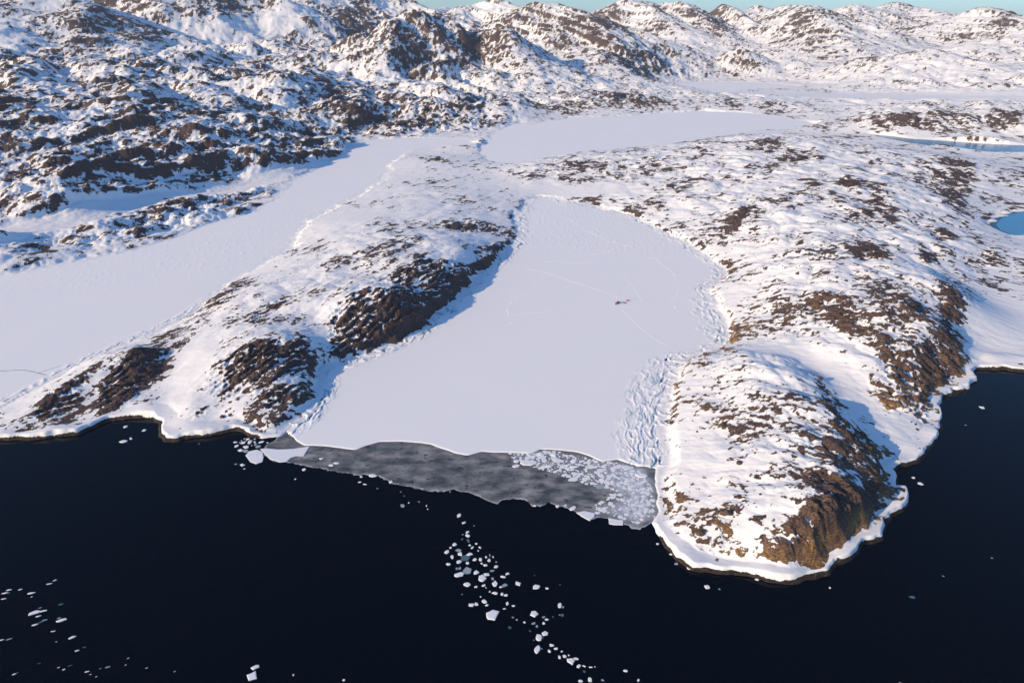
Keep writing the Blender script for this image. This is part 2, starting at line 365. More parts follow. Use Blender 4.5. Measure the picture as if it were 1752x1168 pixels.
# wobble of the shore lines
wob = (n2(X / 22, Y / 22, 3) * 3.0 + n2(X / 8, Y / 8, 4) * 1.3) * np.clip(RR / 450, 1, 2.5) + n2(X / 70, Y / 90, 6) * 14 * sstep(700, 1300, RR)
land_sea = -sSea + wob * 0.9 + 0.2
fvar = n2(X / 32, Y / 32, 8)
land = np.minimum.reduce([land_sea, -sZL + wob, -sZM + wob, -sZF + wob * 2, -sZS + wob * .5, -sZP + wob])
lakeD = np.minimum.reduce([-sZL, -sZM, -sZF, -sZS, -sZP])
openc = sstep(0, 34, -sIce) * sstep(-4, 4, lakeD - land_sea)
openc = openc * (1 - sstep(-32, 4, up(sdf(P_BR0, cX, cY))))          # 1 where the shore meets water, not fast ice

right = sstep(-60, 80, X - (Y - 650) * 0.0 - 40)
def rot(x, y, deg, st):
    c, s = math.cos(math.radians(deg)), math.sin(math.radians(deg))
    return (x * c + y * s) / st, -x * s + y * c
# streak directions: left country strikes away to the right, right country across
ax1, ay1 = rot(X, Y, 58, 2.6)
ax2, ay2 = rot(X, Y, -30, 2.2)
far = sstep(1300, 3500, RR)

leftc = sstep(1000, 1300, RR) * (1 - sstep(0.0, 0.12, np.arctan2(X, Y) + 0.06)) * (1 - sstep(5500, 7500, RR))
leftc = leftc * (1 - sstep(-30, 20, up(sdf(poly([(505,408),(560,358),(640,317),(668,275),(705,258),(812,250),(900,262),(910,420),(600,620)]), cX, cY))))
domes = fbm(X / 270, Y / 330, 3, 11, 'b', 0.36)
_al, _pp = rot(X, Y, 52, 1.0)
_ph = _pp / 125 + 0.9 * n2(_al / 420, _pp / 260, 181) + 0.22 * n2(_al / 90, _pp / 70, 182)
_fr = _ph - np.floor(_ph)
saw = np.where(_fr < 0.2, _fr / 0.2, (1 - _fr) / 0.8) * sstep(-0.5, 0.35, n2(_al / 210, _pp / 140, 183))
gully = fbm(rot(X, Y, -50, 4.5)[0] / 130, rot(X, Y, -50, 4.5)[1] / 130, 4, 191, 'r', 0.55)
ax3, ay3 = rot(X, Y, 50, 3.2)
rows_ = fbm(ax3 / 75, ay3 / 75, 3, 141, 'b', 0.5)
domes_s = fbm(ax1 / 60, ay1 / 60, 4, 21, 'b')
domes_r = fbm(ax2 / 58, ay2 / 58, 4, 31, 'b')
ridn = fbm(X / 900 + 0.25 * n2(X / 500, Y / 500, 5), Y / 900, 7, 41, 'r', 0.5)
wl = 1 - right
inland = sstep(2, 38, land)
farland = sstep(0, 60 + 0.16 * np.maximum(RR - 1800, 0), land)
h = np.maximum(base, 0) * sstep(-2, 16, land)
mt = sstep(60, 260, rid) * sstep(3300, 4200, RR)
crest = 1 - 0.62 * up(cFrac) ** 2
h = np.maximum(h, (h * 0.3 + rid + crest * ((ridn - 0.2) * 85 + gully * 62 * sstep(-1500, -300, X)) * mt) * farland)
hillr = np.clip(h / 30.0, 0.12, 1.0)
h = h + rough * inland * hillr * (domes_s * (4.0 * wl) + domes_r * 3.2 * right) * (1 - far) * (1 - leftc)
kn = fbm(X / 54, Y / 60, 4, 221, 'b', 0.4)
h = h + rough * inland * hillr * (1 - leftc) * (1 - far) * (1 - 0.45 * wl) * (kn * 5.6 + 1.0)
upl = sstep(1900, 2700, RR)
h = h + rough * inland * leftc * (1 - mt * 0.5) * (domes * (10 + 40 * upl) * (1 - 0.6 * mt) + rows_ * 7 + saw * 20 * (1 - upl * 0.6) + domes_s * 4 + fbm(X / 62, Y / 95, 5, 231, 'b', 0.58) * (13 - 4 * upl))
midr = sstep(1500, 2400, RR) * (1 - leftc) * (1 - mt)
h = h + rough * farland * midr * np.clip(base / 40, 0, 1) * (domes * 14 + fbm(X / 90, Y / 120, 4, 61, 'b') * 13)
h = h + mt * crest * fbm(X / 160, Y / 200, 4, 71, 'b') * 14
h = np.where(land > 0, np.maximum(h, 0.25), h)
Rbase = ((0.23 - 0.07 * sstep(800, 1000, RR)) * wl + 0.27 * right + 0.05 * right * sstep(560, 700, RR)) * (1 - leftc) + 0.46 * leftc + 0.06 * midr
Rtot = (Rbase + Rk * 0.54); Rtot = np.where(Rtot > 0.72, 0.72 + (Rtot - 0.72) * 0.42, Rtot) - 0.6 * (1 - rough)
rk = sstep(0.35, 0.95, Rtot)
# rocky micro relief: strata, ledges and blocks
str_l = fbm(ax1 / 12, ay1 / 12, 5, 81, 'n', 0.6)
str_r = fbm(ax2 / 9, ay2 / 9, 5, 91, 'n', 0.62)
micro = (str_l * wl + str_r * right) / 0.2
def ledges(p, a, seed):
    q = p / 8.5 + 1.1 * n2(p / 30, a / 46, seed) + 0.35 * n2(p / 9, a / 14, seed + 1)
    f = q - np.floor(q)
    return np.where(f < 0.22, f / 0.22, (1 - f) / 0.78)
_a1, _p1 = rot(X, Y, 56, 1.0); _a2, _p2 = rot(X, Y, -32, 1.0)
blk = (ledges(_p1, _a1, 201) * wl + 0.45 * ledges(_p2, _a2, 205) * right - 0.5) * 0.5 + fbm(X / 17, Y / 17, 5, 101, 'r', 0.65) * 0.6
h = h + sstep(4, 15, land) * (1 - mt) * (rk * (0.9 * micro + blk * 6.5) + 0.10 * micro) * (1 + 1.2 * leftc)
# shore profile: a wet ledge, then the snow-covered ice foot (sea) or a low rubble step (fast ice)
foot = (1.8 * sstep(-0.2, 0.9, land_sea) + (2.4 + 2.4 * fvar) * sstep(1.2, 2.8, land_sea + fvar * 2.2 + 0.35 * n2(X / 7, Y / 7, 7))) * openc * (1 - sstep(900, 1500, RR))
foot = foot + 0.35 * sstep(0, 3, land) * (1 - openc)
w = sstep(2.0, 16, land)
nearsh = 1 - sstep(18, 70, land)
foot = np.where(land > 0, foot * nearsh, foot)
h = np.where(land > 0, np.maximum(foot + 0.35 * sstep(0, 1.2, land) + w * np.maximum(h - 4.0 * openc * nearsh, 0), 0.1), -np.clip(-land * 0.7, 0, 8))

# slopes
Px = np.gradient(X, axis=1); Py = np.gradient(Y, axis=1); Pz = np.gradient(h, axis=1)
Qx = np.gradient(X, axis=0); Qy = np.gradient(Y, axis=0); Qz = np.gradient(h, axis=0)
nx = Py * Qz - Pz * Qy; ny = Pz * Qx - Px * Qz; nz = Px * Qy - Py * Qx
nl = np.sqrt(nx * nx + ny * ny + nz * nz); nz = np.abs(nz) / nl
slope = 1 - nz                                   # 0 flat .. 1 upright
def box(a, k):
    p = np.pad(a.astype(np.float64), k + 1, mode='edge'); c = p.cumsum(0).cumsum(1); m = 2 * k + 1
    return ((c[m:, m:] - c[:-m, m:] - c[m:, :-m] + c[:-m, :-m]) / (m * m))[:a.shape[0], :a.shape[1]]
cvx = np.clip((h - box(h, 6)) / (RR * 0.0022), -2, 2)
fine = fbm(X / 5.0, Y / 5.0, 3, 111, 'n', 0.7) * (1 - sstep(700, 1500, RR)) + fbm(X / 22, Y / 34, 5, 121, 'n', 0.7) * sstep(600, 1500, RR)
farfine = fbm(X / 50, Y / 90, 5, 131, 'n', 0.7) * sstep(2200, 4000, RR)
fine = fine / 0.2
z = -2.75 + 3.9 * Rtot + np.clip(slope - 0.04, 0, 0.4) * (7.5 - 1.5 * leftc + 2.0 * mt) + cvx * 0.7 + micro * 0.95 * (1 - 0.6 * far) + fine * 0.95 + farfine * 3.4
patch = (fbm(X / 30, Y / 30, 3, 151, 'n', 0.6) + 0.8 * n2(X / 95, Y / 95, 155)) / 0.24
bigp = fbm(X / 420, Y / 600, 3, 161, 'n', 0.6) / 0.22
z = z + (patch * 0.7) * (1 - 0.5 * far) + bigp * (0.6 * leftc + 0.6 * mt) * sstep(1600, 2600, RR)
z = z - 0.65 * leftc * sstep(2300, 3300, RR) - 0.25 * mt + (gully - 0.1) * 1.6 * mt + fine * 0.4 * leftc + 0.15 * leftc * (1 - sstep(1800, 2600, RR)) * rough
z = z - 2.5 * (1 - sstep(1, 5 * np.clip(RR / 500, 1, 5), land))
score = 0.2 * z
# the ice foot and the shore strip stay snow; the ledge under it is bare
shorew = openc * (1 - sstep(900, 1500, RR))
_fw = 5.0 + 3.5 * fvar + 2.0 * n2(X / 11, Y / 11, 9) - 4.0 * sstep(190, 250, X) * (n2(X / 25, Y / 25, 10) > -0.1)
score = score - 1.5 * shorew * (1 - sstep(_fw, _fw + 3, land_sea))
ledge = (1 - sstep(0.5, 2.7, land_sea + fvar * 2.2 + 0.35 * n2(X / 7, Y / 7, 7))) * shorew
score = np.where(land_sea < 6, (score * (1 - ledge) + 1.0 * ledge), score)
warm = np.clip(sstep(0, 1, (X - 60) / 110) * (1 - sstep(700, 1000, RR)) * (0.18 + 0.9 * (1 - sstep(9, 22, h))), 0, 1)

def grid_mesh(name, Z, keep, attrs, mat, kind='structure', rows=None):
    """one mesh from the grid cells that keep marks"""
    kc = keep[:-1, :-1] | keep[1:, :-1] | keep[:-1, 1:] | keep[1:, 1:]
    if rows is not None:
        kc = kc.copy(); kc[:rows[0]] = False; kc[rows[1]:] = False
    ii, jj = np.nonzero(kc)
    idx = np.full(Z.shape, -1, np.int64)
    used = np.zeros(Z.shape, bool)
    for a, b in ((0, 0), (1, 0), (0, 1), (1, 1)): used[ii + a, jj + b] = True
    nv = int(used.sum()); idx[used] = np.arange(nv)
    co = np.stack([X[used], Y[used], Z[used]], 1).astype(np.float32)
    q = np.stack([idx[ii, jj], idx[ii, jj + 1], idx[ii + 1, jj + 1], idx[ii + 1, jj]], 1).astype(np.int32)
    me = bpy.data.meshes.new(name)
    me.vertices.add(nv); me.vertices.foreach_set("co", co.ravel())
    nf = len(q)
    me.loops.add(nf * 4); me.loops.foreach_set("vertex_index", q.ravel())
    me.polygons.add(nf)
    me.polygons.foreach_set("loop_start", np.arange(0, nf * 4, 4, dtype=np.int32))
    me.update(calc_edges=True)
    me.shade_smooth()
    for k, arr in attrs.items():
        at = me.attributes.new(k, 'FLOAT', 'POINT')
        at.data.foreach_set("value", arr[used].astype(np.float32))
    me.materials.append(mat)
    o = bpy.data.objects.new(name, me)
    scene.collection.objects.link(o)
    if kind: o["kind"] = kind
    return o

# ------------------------------------------------------------------ materials
def new_mat(name):
    m = bpy.data.materials.new(name); m.use_nodes = True
    nt = m.node_tree; b = nt.nodes["Principled BSDF"]
    return m, nt, b
def N(nt, t, **kw):
    nd = nt.nodes.new(t)
    for k, v in kw.items(): setattr(nd, k, v)
    return nd
def mth(nt, op, a, b=None, clamp=False):
    nd = nt.nodes.new("ShaderNodeMath"); nd.operation = op; nd.use_clamp = clamp
    for i, s in enumerate((a, b)):
        if s is None: continue
        if isinstance(s, (int, float)): nd.inputs[i].default_value = s
        else: nt.links.new(s, nd.inputs[i])
    return nd.outputs[0]
def noise(nt, scale, detail, rough=0.6, stretch=None, rotz=0):
    tc = nt.nodes.new("ShaderNodeNewGeometry")
    src = tc.outputs["Position"]
    mp = nt.nodes.new("ShaderNodeMapping"); nt.links.new(src, mp.inputs[0])
    mp.inputs["Rotation"].default_value = (0, 0, rotz)
    mp.inputs["Scale"].default_value = stretch or (1, 1, 1)
    nd = nt.nodes.new("ShaderNodeTexNoise"); nt.links.new(mp.outputs[0], nd.inputs["Vector"])
    nd.inputs["Scale"].default_value = scale; nd.inputs["Detail"].default_value = detail; nd.inputs["Roughness"].default_value = rough
    return nd.outputs["Fac"]
def ramp(nt, fac, stops):
    r = nt.nodes.new("ShaderNodeValToRGB"); nt.links.new(fac, r.inputs[0])
    while len(r.color_ramp.elements) < len(stops): r.color_ramp.elements.new(0.5)
    for e, (p, c) in zip(r.color_ramp.elements, stops): e.position = p; e.color = (*c, 1)
    return r.outputs[0]
def mixc(nt, fac, a, b):
    m = nt.nodes.new("ShaderNodeMix"); m.data_type = 'RGBA'
    nt.links.new(fac, m.inputs[0])
    for s, k in ((a, 6), (b, 7)):
        if isinstance(s, tuple): m.inputs[k].default_value = (*s, 1)
        else: nt.links.new(s, m.inputs[k])
    return m.outputs[2]
def attr(nt, name):
    a = nt.nodes.new("ShaderNodeAttribute"); a.attribute_name = name
    return a.outputs["Fac"]

SNOW = (0.86, 0.875, 0.90)
def terrain_material():
    m, nt, b = new_mat("snow_and_rock")
    rock = attr(nt, "rock"); wm = attr(nt, "warm")
    f1 = noise(nt, 0.16, 9, 0.74, (0.6, 1.0, 1.8), 0.6)
    f2 = noise(nt, 0.05, 4, 0.6)
    s = mth(nt, 'ADD', rock, mth(nt, 'MULTIPLY', mth(nt, 'SUBTRACT', f1, 0.5), 2.1))
    s = mth(nt, 'MULTIPLY', s, 13.0)
    s = mth(nt, 'ADD', s, 0.5, True)
    g = noise(nt, 0.5, 6, 0.7, (1, 1, 2.5))
    rc = ramp(nt, g, [(0.28, (0.022, 0.017, 0.019)), (0.5, (0.080, 0.053, 0.048)), (0.72, (0.23, 0.16, 0.14))])
    wc = ramp(nt, g, [(0.28, (0.05, 0.03, 0.018)), (0.47, (0.24, 0.135, 0.062)), (0.68, (0.60, 0.34, 0.13))])
    wf = mth(nt, 'MULTIPLY', wm, ramp(nt, f2, [(0.38, (0, 0, 0)), (0.62, (1, 1, 1))]))
    rc = mixc(nt, wf, rc, wc)
    rc = mixc(nt, attr(nt, "tide"), rc, ramp(nt, g, [(0.35, (0.012, 0.010, 0.009)), (0.55, (0.045, 0.036, 0.030)), (0.72, (0.16, 0.14, 0.12))]))
    sn = mixc(nt, noise(nt, 0.02, 5), (0.75, 0.76, 0.775), (0.82, 0.805, 0.80))
    nt.links.new(mixc(nt, s, sn, rc), b.inputs["Base Color"])
    nt.links.new(mth(nt, 'SUBTRACT', 0.85, mth(nt, 'MULTIPLY', s, 0.1)), b.inputs["Roughness"])
    b.inputs["Specular IOR Level"].default_value = 0.2
    bp = nt.nodes.new("ShaderNodeBump"); bp.inputs["Distance"].default_value = 1.0
    hgt = mth(nt, 'ADD', mth(nt, 'MULTIPLY', mth(nt, 'MULTIPLY', s, 2.4), mth(nt, 'ADD', mth(nt, 'ADD', g, noise(nt, 0.14, 3, 0.6, (1, 0.6, 1), 0.9)), -0.2)), mth(nt, 'MULTIPLY', noise(nt, 0.12, 6, 0.55, (0.6, 1, 1), 0.5), 0.9))
    nt.links.new(hgt, bp.inputs["Height"]); bp.inputs["Strength"].default_value = 0.8
    nt.links.new(bp.outputs[0], b.inputs["Normal"])
    return m
def ice_material():
    m, nt, b = new_mat("snow_covered_ice")
    c = mixc(nt, noise(nt, 0.012, 4), (0.80, 0.81, 0.82), (0.86, 0.845, 0.84))
    cr = attr(nt, "crack")
    c = mixc(nt, mth(nt, 'MULTIPLY', cr, 1.0, True), c, (0.30, 0.48, 0.56))
    nt.links.new(c, b.inputs["Base Color"]); b.inputs["Roughness"].default_value = 0.8
    b.inputs["Specular IOR Level"].default_value = 0.25
    bp = nt.nodes.new("ShaderNodeBump"); bp.inputs["Distance"].default_value = 0.12; bp.inputs["Strength"].default_value = 0.6
    nt.links.new(noise(nt, 0.5, 6, 0.6, (0.4, 1, 1), 0.5), bp.inputs["Height"]); nt.links.new(bp.outputs[0], b.inputs["Normal"])
    return m
def water_material():
    m, nt, b = new_mat("cold_sea_water")
    b.inputs["Base Color"].default_value = (0.0, 0.0018, 0.0065, 1)
    b.inputs["Roughness"].default_value = 0.07
    b.inputs["IOR"].default_value = 1.33; b.inputs["Specular IOR Level"].default_value = 0.1
    bp = nt.nodes.new("ShaderNodeBump"); bp.inputs["Distance"].default_value = 0.10; bp.inputs["Strength"].default_value = 0.7
    nt.links.new(noise(nt, 0.45, 5, 0.6), bp.inputs["Height"]); nt.links.new(bp.outputs[0], b.inputs["Normal"])
    return m
def simple(name, col, rough=0.7, var=0.15, scale=2.0, metallic=0.0):
    m, nt, b = new_mat(name)
    lo = tuple(c * (1 - var) for c in col); hi = tuple(min(1, c * (1 + var)) for c in col)
    nt.links.new(mixc(nt, noise(nt, scale, 4), lo, hi), b.inputs["Base Color"])
    b.inputs["Roughness"].default_value = rough; b.inputs["Metallic"].default_value = metallic
    return m
M_TER = terrain_material(); M_ICE = ice_material(); M_SEA = water_material()

# ------------------------------------------------------------------ sea
def sheet(name, x0, x1, y0, y1, z, mat):
    me = bpy.data.meshes.new(name)
    me.from_pydata([(x0, y0, z), (x1, y0, z), (x1, y1, z), (x0, y1, z)], [], [(0, 1, 2, 3)])
    me.materials.append(mat)
    o = bpy.data.objects.new(name, me); scene.collection.objects.link(o); o["kind"] = 'structure'
    return o
sheet("sea", -15500, 15500, -3000, 18400, 0.0, M_SEA)

# ------------------------------------------------------------------ land
split = int(np.searchsorted(lr, math.log(3300.0)))
TA = {"rock": score, "warm": warm, "tide": np.clip(ledge * 1.8, 0, 1)}
grid_mesh("terrain", h, h > -2.5, TA, M_TER, rows=(0, split))
grid_mesh("mountains", h, h > -2.5, TA, M_TER, rows=(split, NR - 1))

# ------------------------------------------------------------------ snow-covered ice on bay, fjord arms and lakes
P_RUB = poly([(1062,792),(1052,745),(1063,700),(1075,655),(1105,618),(1150,604),(1215,600),(1196,560),(1180,520),(1195,480),(1235,470),
              (1290,470),(1290,620),(1180,640),(1180,820),(1062,810)])
cRub = sdf(P_RUB, cX, cY); sRub = up(cRub)
dsh = np.minimum(land_sea * 1.0, 0) * -1        # distance out from the shore
def rubble(dist, mask, lam, seed):
    a = n3(X / 17, Y / 17, dist / (lam * .6), seed); b = n3(X / 6, Y / 6, dist / (lam * .25), seed + 3)
    rdg = np.clip(1 - np.abs(a) * 3.2, 0, 1) ** 2 * 1.3 + np.clip(1 - np.abs(b) * 3.0, 0, 1) ** 2 * 0.6
    deep = np.clip(1 - np.abs(n3(X / 30, Y / 30, dist / lam + 7.5, seed + 5)) * 9, 0, 1)
    return mask * rdg, mask * deep
wr = sstep(-6, 10, sRub + n2(X / 18, Y / 18, 57) * 6) * 0.62
wlft = (1 - sstep(5, 16, dsh)) * (X < 60) + (1 - sstep(5, 13, dsh)) * (X >= 60)
hum = sstep(0.15, 0.5, n2(X / 14, Y / 14, 55)) * sstep(1.0, 3.0, sstep(880, 1080, RR) * 4) * 0.5
ru, dp = rubble(dsh, np.maximum(wr, wlft), 7.0, 5)
rough_up = sstep(930, 1000, RR) * (np.clip(n2(X / 5, Y / 7, 58) - 0.25, 0, 1) * 1.6)
zc = np.clip((sIce + wob * 0.25) * 0.6, -1.2, 0.45) + ru * 0.95 - dp * 0.7 * (ru < 0.6) + rough_up * 0.5
near_c = (sIce > -2.5)
zc = np.where(zc > 0.45, 0.45 + (zc - 0.45) * 0.75, zc)
grid_mesh("sea_ice", zc, near_c & (Y < 1600), {"crack": np.clip(dp * 1.2, 0, 1) * (n2(X / 20, Y / 20, 77) > -0.1)}, M_ICE)
dl = sZL
rl, dpl = rubble(dl, 1 - sstep(4, 12, np.abs(dl)), 6.0, 15)
zl = np.full(X.shape, 0.42, np.float32) + rl * 0.6 * (1 - sstep(800, 900, RR)) + np.clip(n2(X / 6, Y / 9, 59) - 0.35, 0, 1) * 0.5 * sstep(900, 1000, RR)
grid_mesh("fjord_ice", zl, sZL > -26, {"crack": dpl * 0.3}, M_ICE)
grid_mesh("lake_ice", np.full(X.shape, 0.5, np.float32), (sZM > -40), {"crack": X * 0}, M_ICE)
grid_mesh("far_lake_ice", np.full(X.shape, 0.6, np.float32), (sZF > -80), {"crack": X * 0}, M_ICE)

# two pools east of the massif: blue sky reflection put into the water colour
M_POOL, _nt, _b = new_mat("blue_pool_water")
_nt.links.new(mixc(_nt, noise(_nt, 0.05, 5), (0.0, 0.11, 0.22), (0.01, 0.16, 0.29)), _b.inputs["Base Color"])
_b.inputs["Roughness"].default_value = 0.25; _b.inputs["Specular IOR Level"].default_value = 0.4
def poly_sheet(name, P, z, mat, grow=0.0):
    me = bpy.data.meshes.new(name)
    c = P.mean(0); Q = c + (P - c) * (1 + grow)
    me.from_pydata([(x, y, z) for x, y in Q], [], [tuple(range(len(Q)))])
    me.materials.append(mat)
    o = bpy.data.objects.new(name, me); scene.collection.objects.link(o); o["kind"] = 'structure'
    return o
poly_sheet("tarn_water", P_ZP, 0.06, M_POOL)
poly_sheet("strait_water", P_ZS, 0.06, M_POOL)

# ------------------------------------------------------------------ thin grey ice off the fast-ice edge
THIN_OUT = [(487,739),(470,752),(455,764),(445,775),(470,790),(505,792),(520,797),(535,800),(565,803),(590,809),(610,813),(630,812),(649,816),
  (668,825),(686,830),(711,836),(736,840),(777,838),(794,843),(817,847),(835,857),(851,862),(860,854),(879,852),(899,855),(908,863),
  (924,867),(940,860),(954,865),(970,870),(988,879),(1009,889),(1020,882),(1041,886),(1043,896),(1066,897),(1080,900),(1096,907),(1102,900),(1112,896)]
P_THIN = poly(THIN_OUT + [(1150,880),(1150,790),(1000,765),(880,755),(780,760),(640,745),(560,750),(500,735)])
P_BRASH = poly([(862,773),(906,774),(924,767),(961,770),(1030,788),(1060,785),(1110,798),(1128,830),(1130,880),(1112,895),(1096,905),(1066,896),(1043,895),(1020,885),(1009,891),(988,879),
  (1010,868),(1050,850),(1040,838),(1010,832),(980,824),(955,812),(925,803),(900,797),(880,800),(872,786)])
sTh = sdf(P_THIN, cX, cY); sTh = up(sTh); sBr = up(sdf(P_BRASH, cX, cY))
rightw = sstep(0, 14, sBr) * sstep(55, 85, X)
M_THIN, _nt, _b = new_mat("thin_grey_ice")
_w = attr(_nt, "white"); _mot = noise(_nt, 0.11, 5, 0.6, (0.6, 1, 1)); _sp = noise(_nt, 0.24, 2, 0.5, (0.6, 1, 1)); _big = noise(_nt, 0.035, 4, 0.6)
_c = ramp(_nt, _mot, [(0.36, (0.06, 0.066, 0.066)), (0.5, (0.17, 0.17, 0.165)), (0.64, (0.32, 0.31, 0.30))])
_c = mixc(_nt, ramp(_nt, _big, [(0.42, (0.35, 0.35, 0.35)), (0.6, (0, 0, 0))]), _c, (0.05, 0.065, 0.085))
_c = mixc(_nt, ramp(_nt, _sp, [(0.31, (1, 1, 1)), (0.36, (0, 0, 0))]), _c, (0.02, 0.03, 0.042))
_c = mixc(_nt, _w, _c, mixc(_nt, _mot, (0.40, 0.44, 0.50), (0.62, 0.64, 0.68)))
_nt.links.new(_c, _b.inputs["Base Color"]); _b.inputs["Roughness"].default_value = 0.5; _b.inputs["Specular IOR Level"].default_value = 0.3
edge = (n2(X / 9, Y / 9, 91) * 2.0 + n2(X / 3.2, Y / 3.2, 92) * 1.0)
zt = np.clip((sTh + edge) * 0.3, -0.6, 0.07)
whit = np.clip(sstep(-1, 4, sBr + n2(X / 12, Y / 12, 93) * 6) * (0.22 + 1.1 * rightw) * (0.8 + 0.5 * n2(X / 5, Y / 5, 95)), 0, 1)
whit = np.maximum(whit, 0.7 * (1 - sstep(0.4, 1.6, sTh + edge)) * (n2(X / 6, Y / 6, 97) > -0.15))
zt = zt + rightw * np.clip(n2(X / 3.5, Y / 3.5, 94), 0, 1) * 0.5 * (zt > 0)
grid_mesh("thin_ice", zt, (sTh > -3) & (Y < 620), {"white": whit}, M_THIN)

# ------------------------------------------------------------------ drifting floes, every one an object of its own
rnd = random.Random(11)
M_FLOE = simple("floe_snow", (0.76, 0.77, 0.80), 0.75, 0.05, 0.6)
M_FLOEW = simple("wet_floe_ice", (0.30, 0.37, 0.42), 0.5, 0.15, 0.6)
M_FLOET = simple("submerged_floe_ice", (0.07, 0.15, 0.17), 0.35, 0.2, 0.8)
def slab(name, outline, top, mat, bottom=-0.5, bevel=0.12, origin=None):
    """irregular plate of ice: rim, soft upper edge, flat slightly uneven top"""
    O = np.array(outline); c = O.mean(0) if origin is None else np.array(origin); O = O - c
    n = len(O); vs = []; fs = []
    for k, (sc_, z) in enumerate(((0.97, bottom), (1.0, top * 0.55), (1 - bevel * 0.5, top * 0.92), (1 - bevel * 1.6, top))):
        for x, y in O: vs.append((x * sc_, y * sc_, z + (rnd.uniform(-.04, .05) * min(1, top * 2) if k >= 2 else 0)))
    for k in range(3):
        for i in range(n):
            j = (i + 1) % n; fs.append((k * n + i, k * n + j, (k + 1) * n + j, (k + 1) * n + i))
    vs.append((0, 0, top * 1.05)); ctr = len(vs) - 1
    for i in range(n): fs.append((3 * n + i, 3 * n + (i + 1) % n, ctr))
    me = bpy.data.meshes.new(name); me.from_pydata(vs, [], fs); me.materials.append(mat)
    o = bpy.data.objects.new(name, me); o.location = (c[0], c[1], 0); scene.collection.objects.link(o)
    return o
def tag(o, label, cat, group=None):
    o["label"] = label; o["category"] = cat
    if group: o["group"] = group
    return o
def floe_px(u, v, wpx, hpx, tilt=None, corner=None, mat=None, top=None):
    x, y = pt(u, v); x1, _ = pt(u + wpx / 2, v); _, y1 = pt(u, v - hpx / 2)
    a, b = abs(x1 - x), abs(y1 - y)
    n = corner or rnd.choice((4, 5, 5, 6, 7, 7, 8)); ph = rnd.uniform(0, 6.28); P = []
    sk = rnd.uniform(-0.35, 0.35) if tilt is None else tilt
    for i in range(n):
        t = ph + (i + rnd.uniform(-.25, .25)) * 6.283 / n; q = rnd.uniform(.8, 1.22)
        ex, ey = math.cos(t) * q, math.sin(t) * q
        P.append((x + a * (ex + sk * ey), y + b * (ey)))
    # an extra vertex on each long edge keeps the outline from looking like a stamped polygon
    Q = []
    for i in range(n):
        p, q = P[i], P[(i + 1) % n]; Q.append(p); m = rnd.uniform(.35, .65); w_ = rnd.uniform(-.07, .09)
        Q.append((p[0] * (1 - m) + q[0] * m + (q[1] - p[1]) * w_, p[1] * (1 - m) + q[1] * m - (q[0] - p[0]) * w_))
    size = math.sqrt(a * b)
    m_ = mat or (M_FLOE if rnd.random() < (0.8 if size > 1.1 else 0.6) else rnd.choice((M_FLOEW, M_FLOEW, M_FLOET)))
    return slab("ice_floe", Q, top or (min(0.55, 0.16 + 0.13 * size) if m_ is M_FLOE else 0.05), m_), size
def crop(L, s, ou, ov): return [(ou + x * s, ov + y * s, w_ * s, h_ * s) for x, y, w_, h_ in L]
CHAIN = crop([(210,82,30,26),(240,130,32,16),(308,148,12,10),(265,190,22,20),(265,213,30,24),(230,235,18,18),(270,245,30,28),(235,205,14,8),
 (180,270,26,22),(155,290,16,14),(133,318,36,26),(280,275,16,12),(297,290,16,16),(345,290,22,14),(322,265,16,12),(335,310,10,10),(208,308,40,20),(218,332,30,24),
 (280,333,46,22),(165,350,20,24),(250,358,60,40),(312,368,28,18),(348,368,22,22),(405,372,24,22),(385,352,14,14),(410,340,12,18),(430,350,12,12),(210,383,36,20),
 (265,392,26,18),(142,398,30,16),(380,404,26,18),(358,393,20,12),(450,415,26,18),(452,383,12,10),(215,422,20,18),(195,425,16,18),(265,440,66,50),(208,466,60,30),
 (320,452,36,26),(425,440,30,14),(360,488,50,40),(393,466,44,22),(428,490,22,18),(445,525,38,36),(505,534,36,22),(480,545,22,12),(525,460,26,16),(495,480,36,14),
 (265,530,46,24),(320,545,24,14),(370,535,24,14),(445,586,40,22),(490,592,20,18),(515,598,28,14),(375,640,36,26),(322,656,28,20),(290,662,36,22),(390,663,20,14),
 (522,655,24,28),(563,668,22,10),(505,687,20,10),(428,725,84,70),(540,808,24,16),(560,742,20,10),(593,523,34,30),(714,547,48,32),(782,555,24,14),(862,665,28,34),
 (885,675,12,16),(880,727,24,18),(862,725,10,8),(697,718,54,44),(758,740,22,14),(778,756,24,12),(760,780,20,22),(694,780,30,18),(715,800,18,18),(672,830,14,14),
 (728,873,36,46),(768,848,42,34),(752,874,18,16),(695,890,14,12),(718,950,36,48),(745,945,14,10),(795,960,20,20),(812,924,32,18),(842,945,30,16),(877,963,18,12),
 (895,994,26,20),(862,1000,20,22),(935,1028,54,48),(968,1010,36,16),(922,988,12,10),(988,1058,28,22),(1022,1058,26,14),(1023,1093,16,20),(1065,1065,26,8),
 (1060,1147,26,28),(998,1155,30,18),(635,775,16,12),(585,758,10,8),(700,470,8,7),(865,530,10,10),(230,592,12,8),(410,575,12,10),(350,608,10,8),(385,550,10,8),(820,738,8,6),(1092,1062,7,6)], 0.2636, 730, 860)
CHAIN += [(1070,1147,8,4),(1031,1163,5,4),(1092,1163,4,4)]
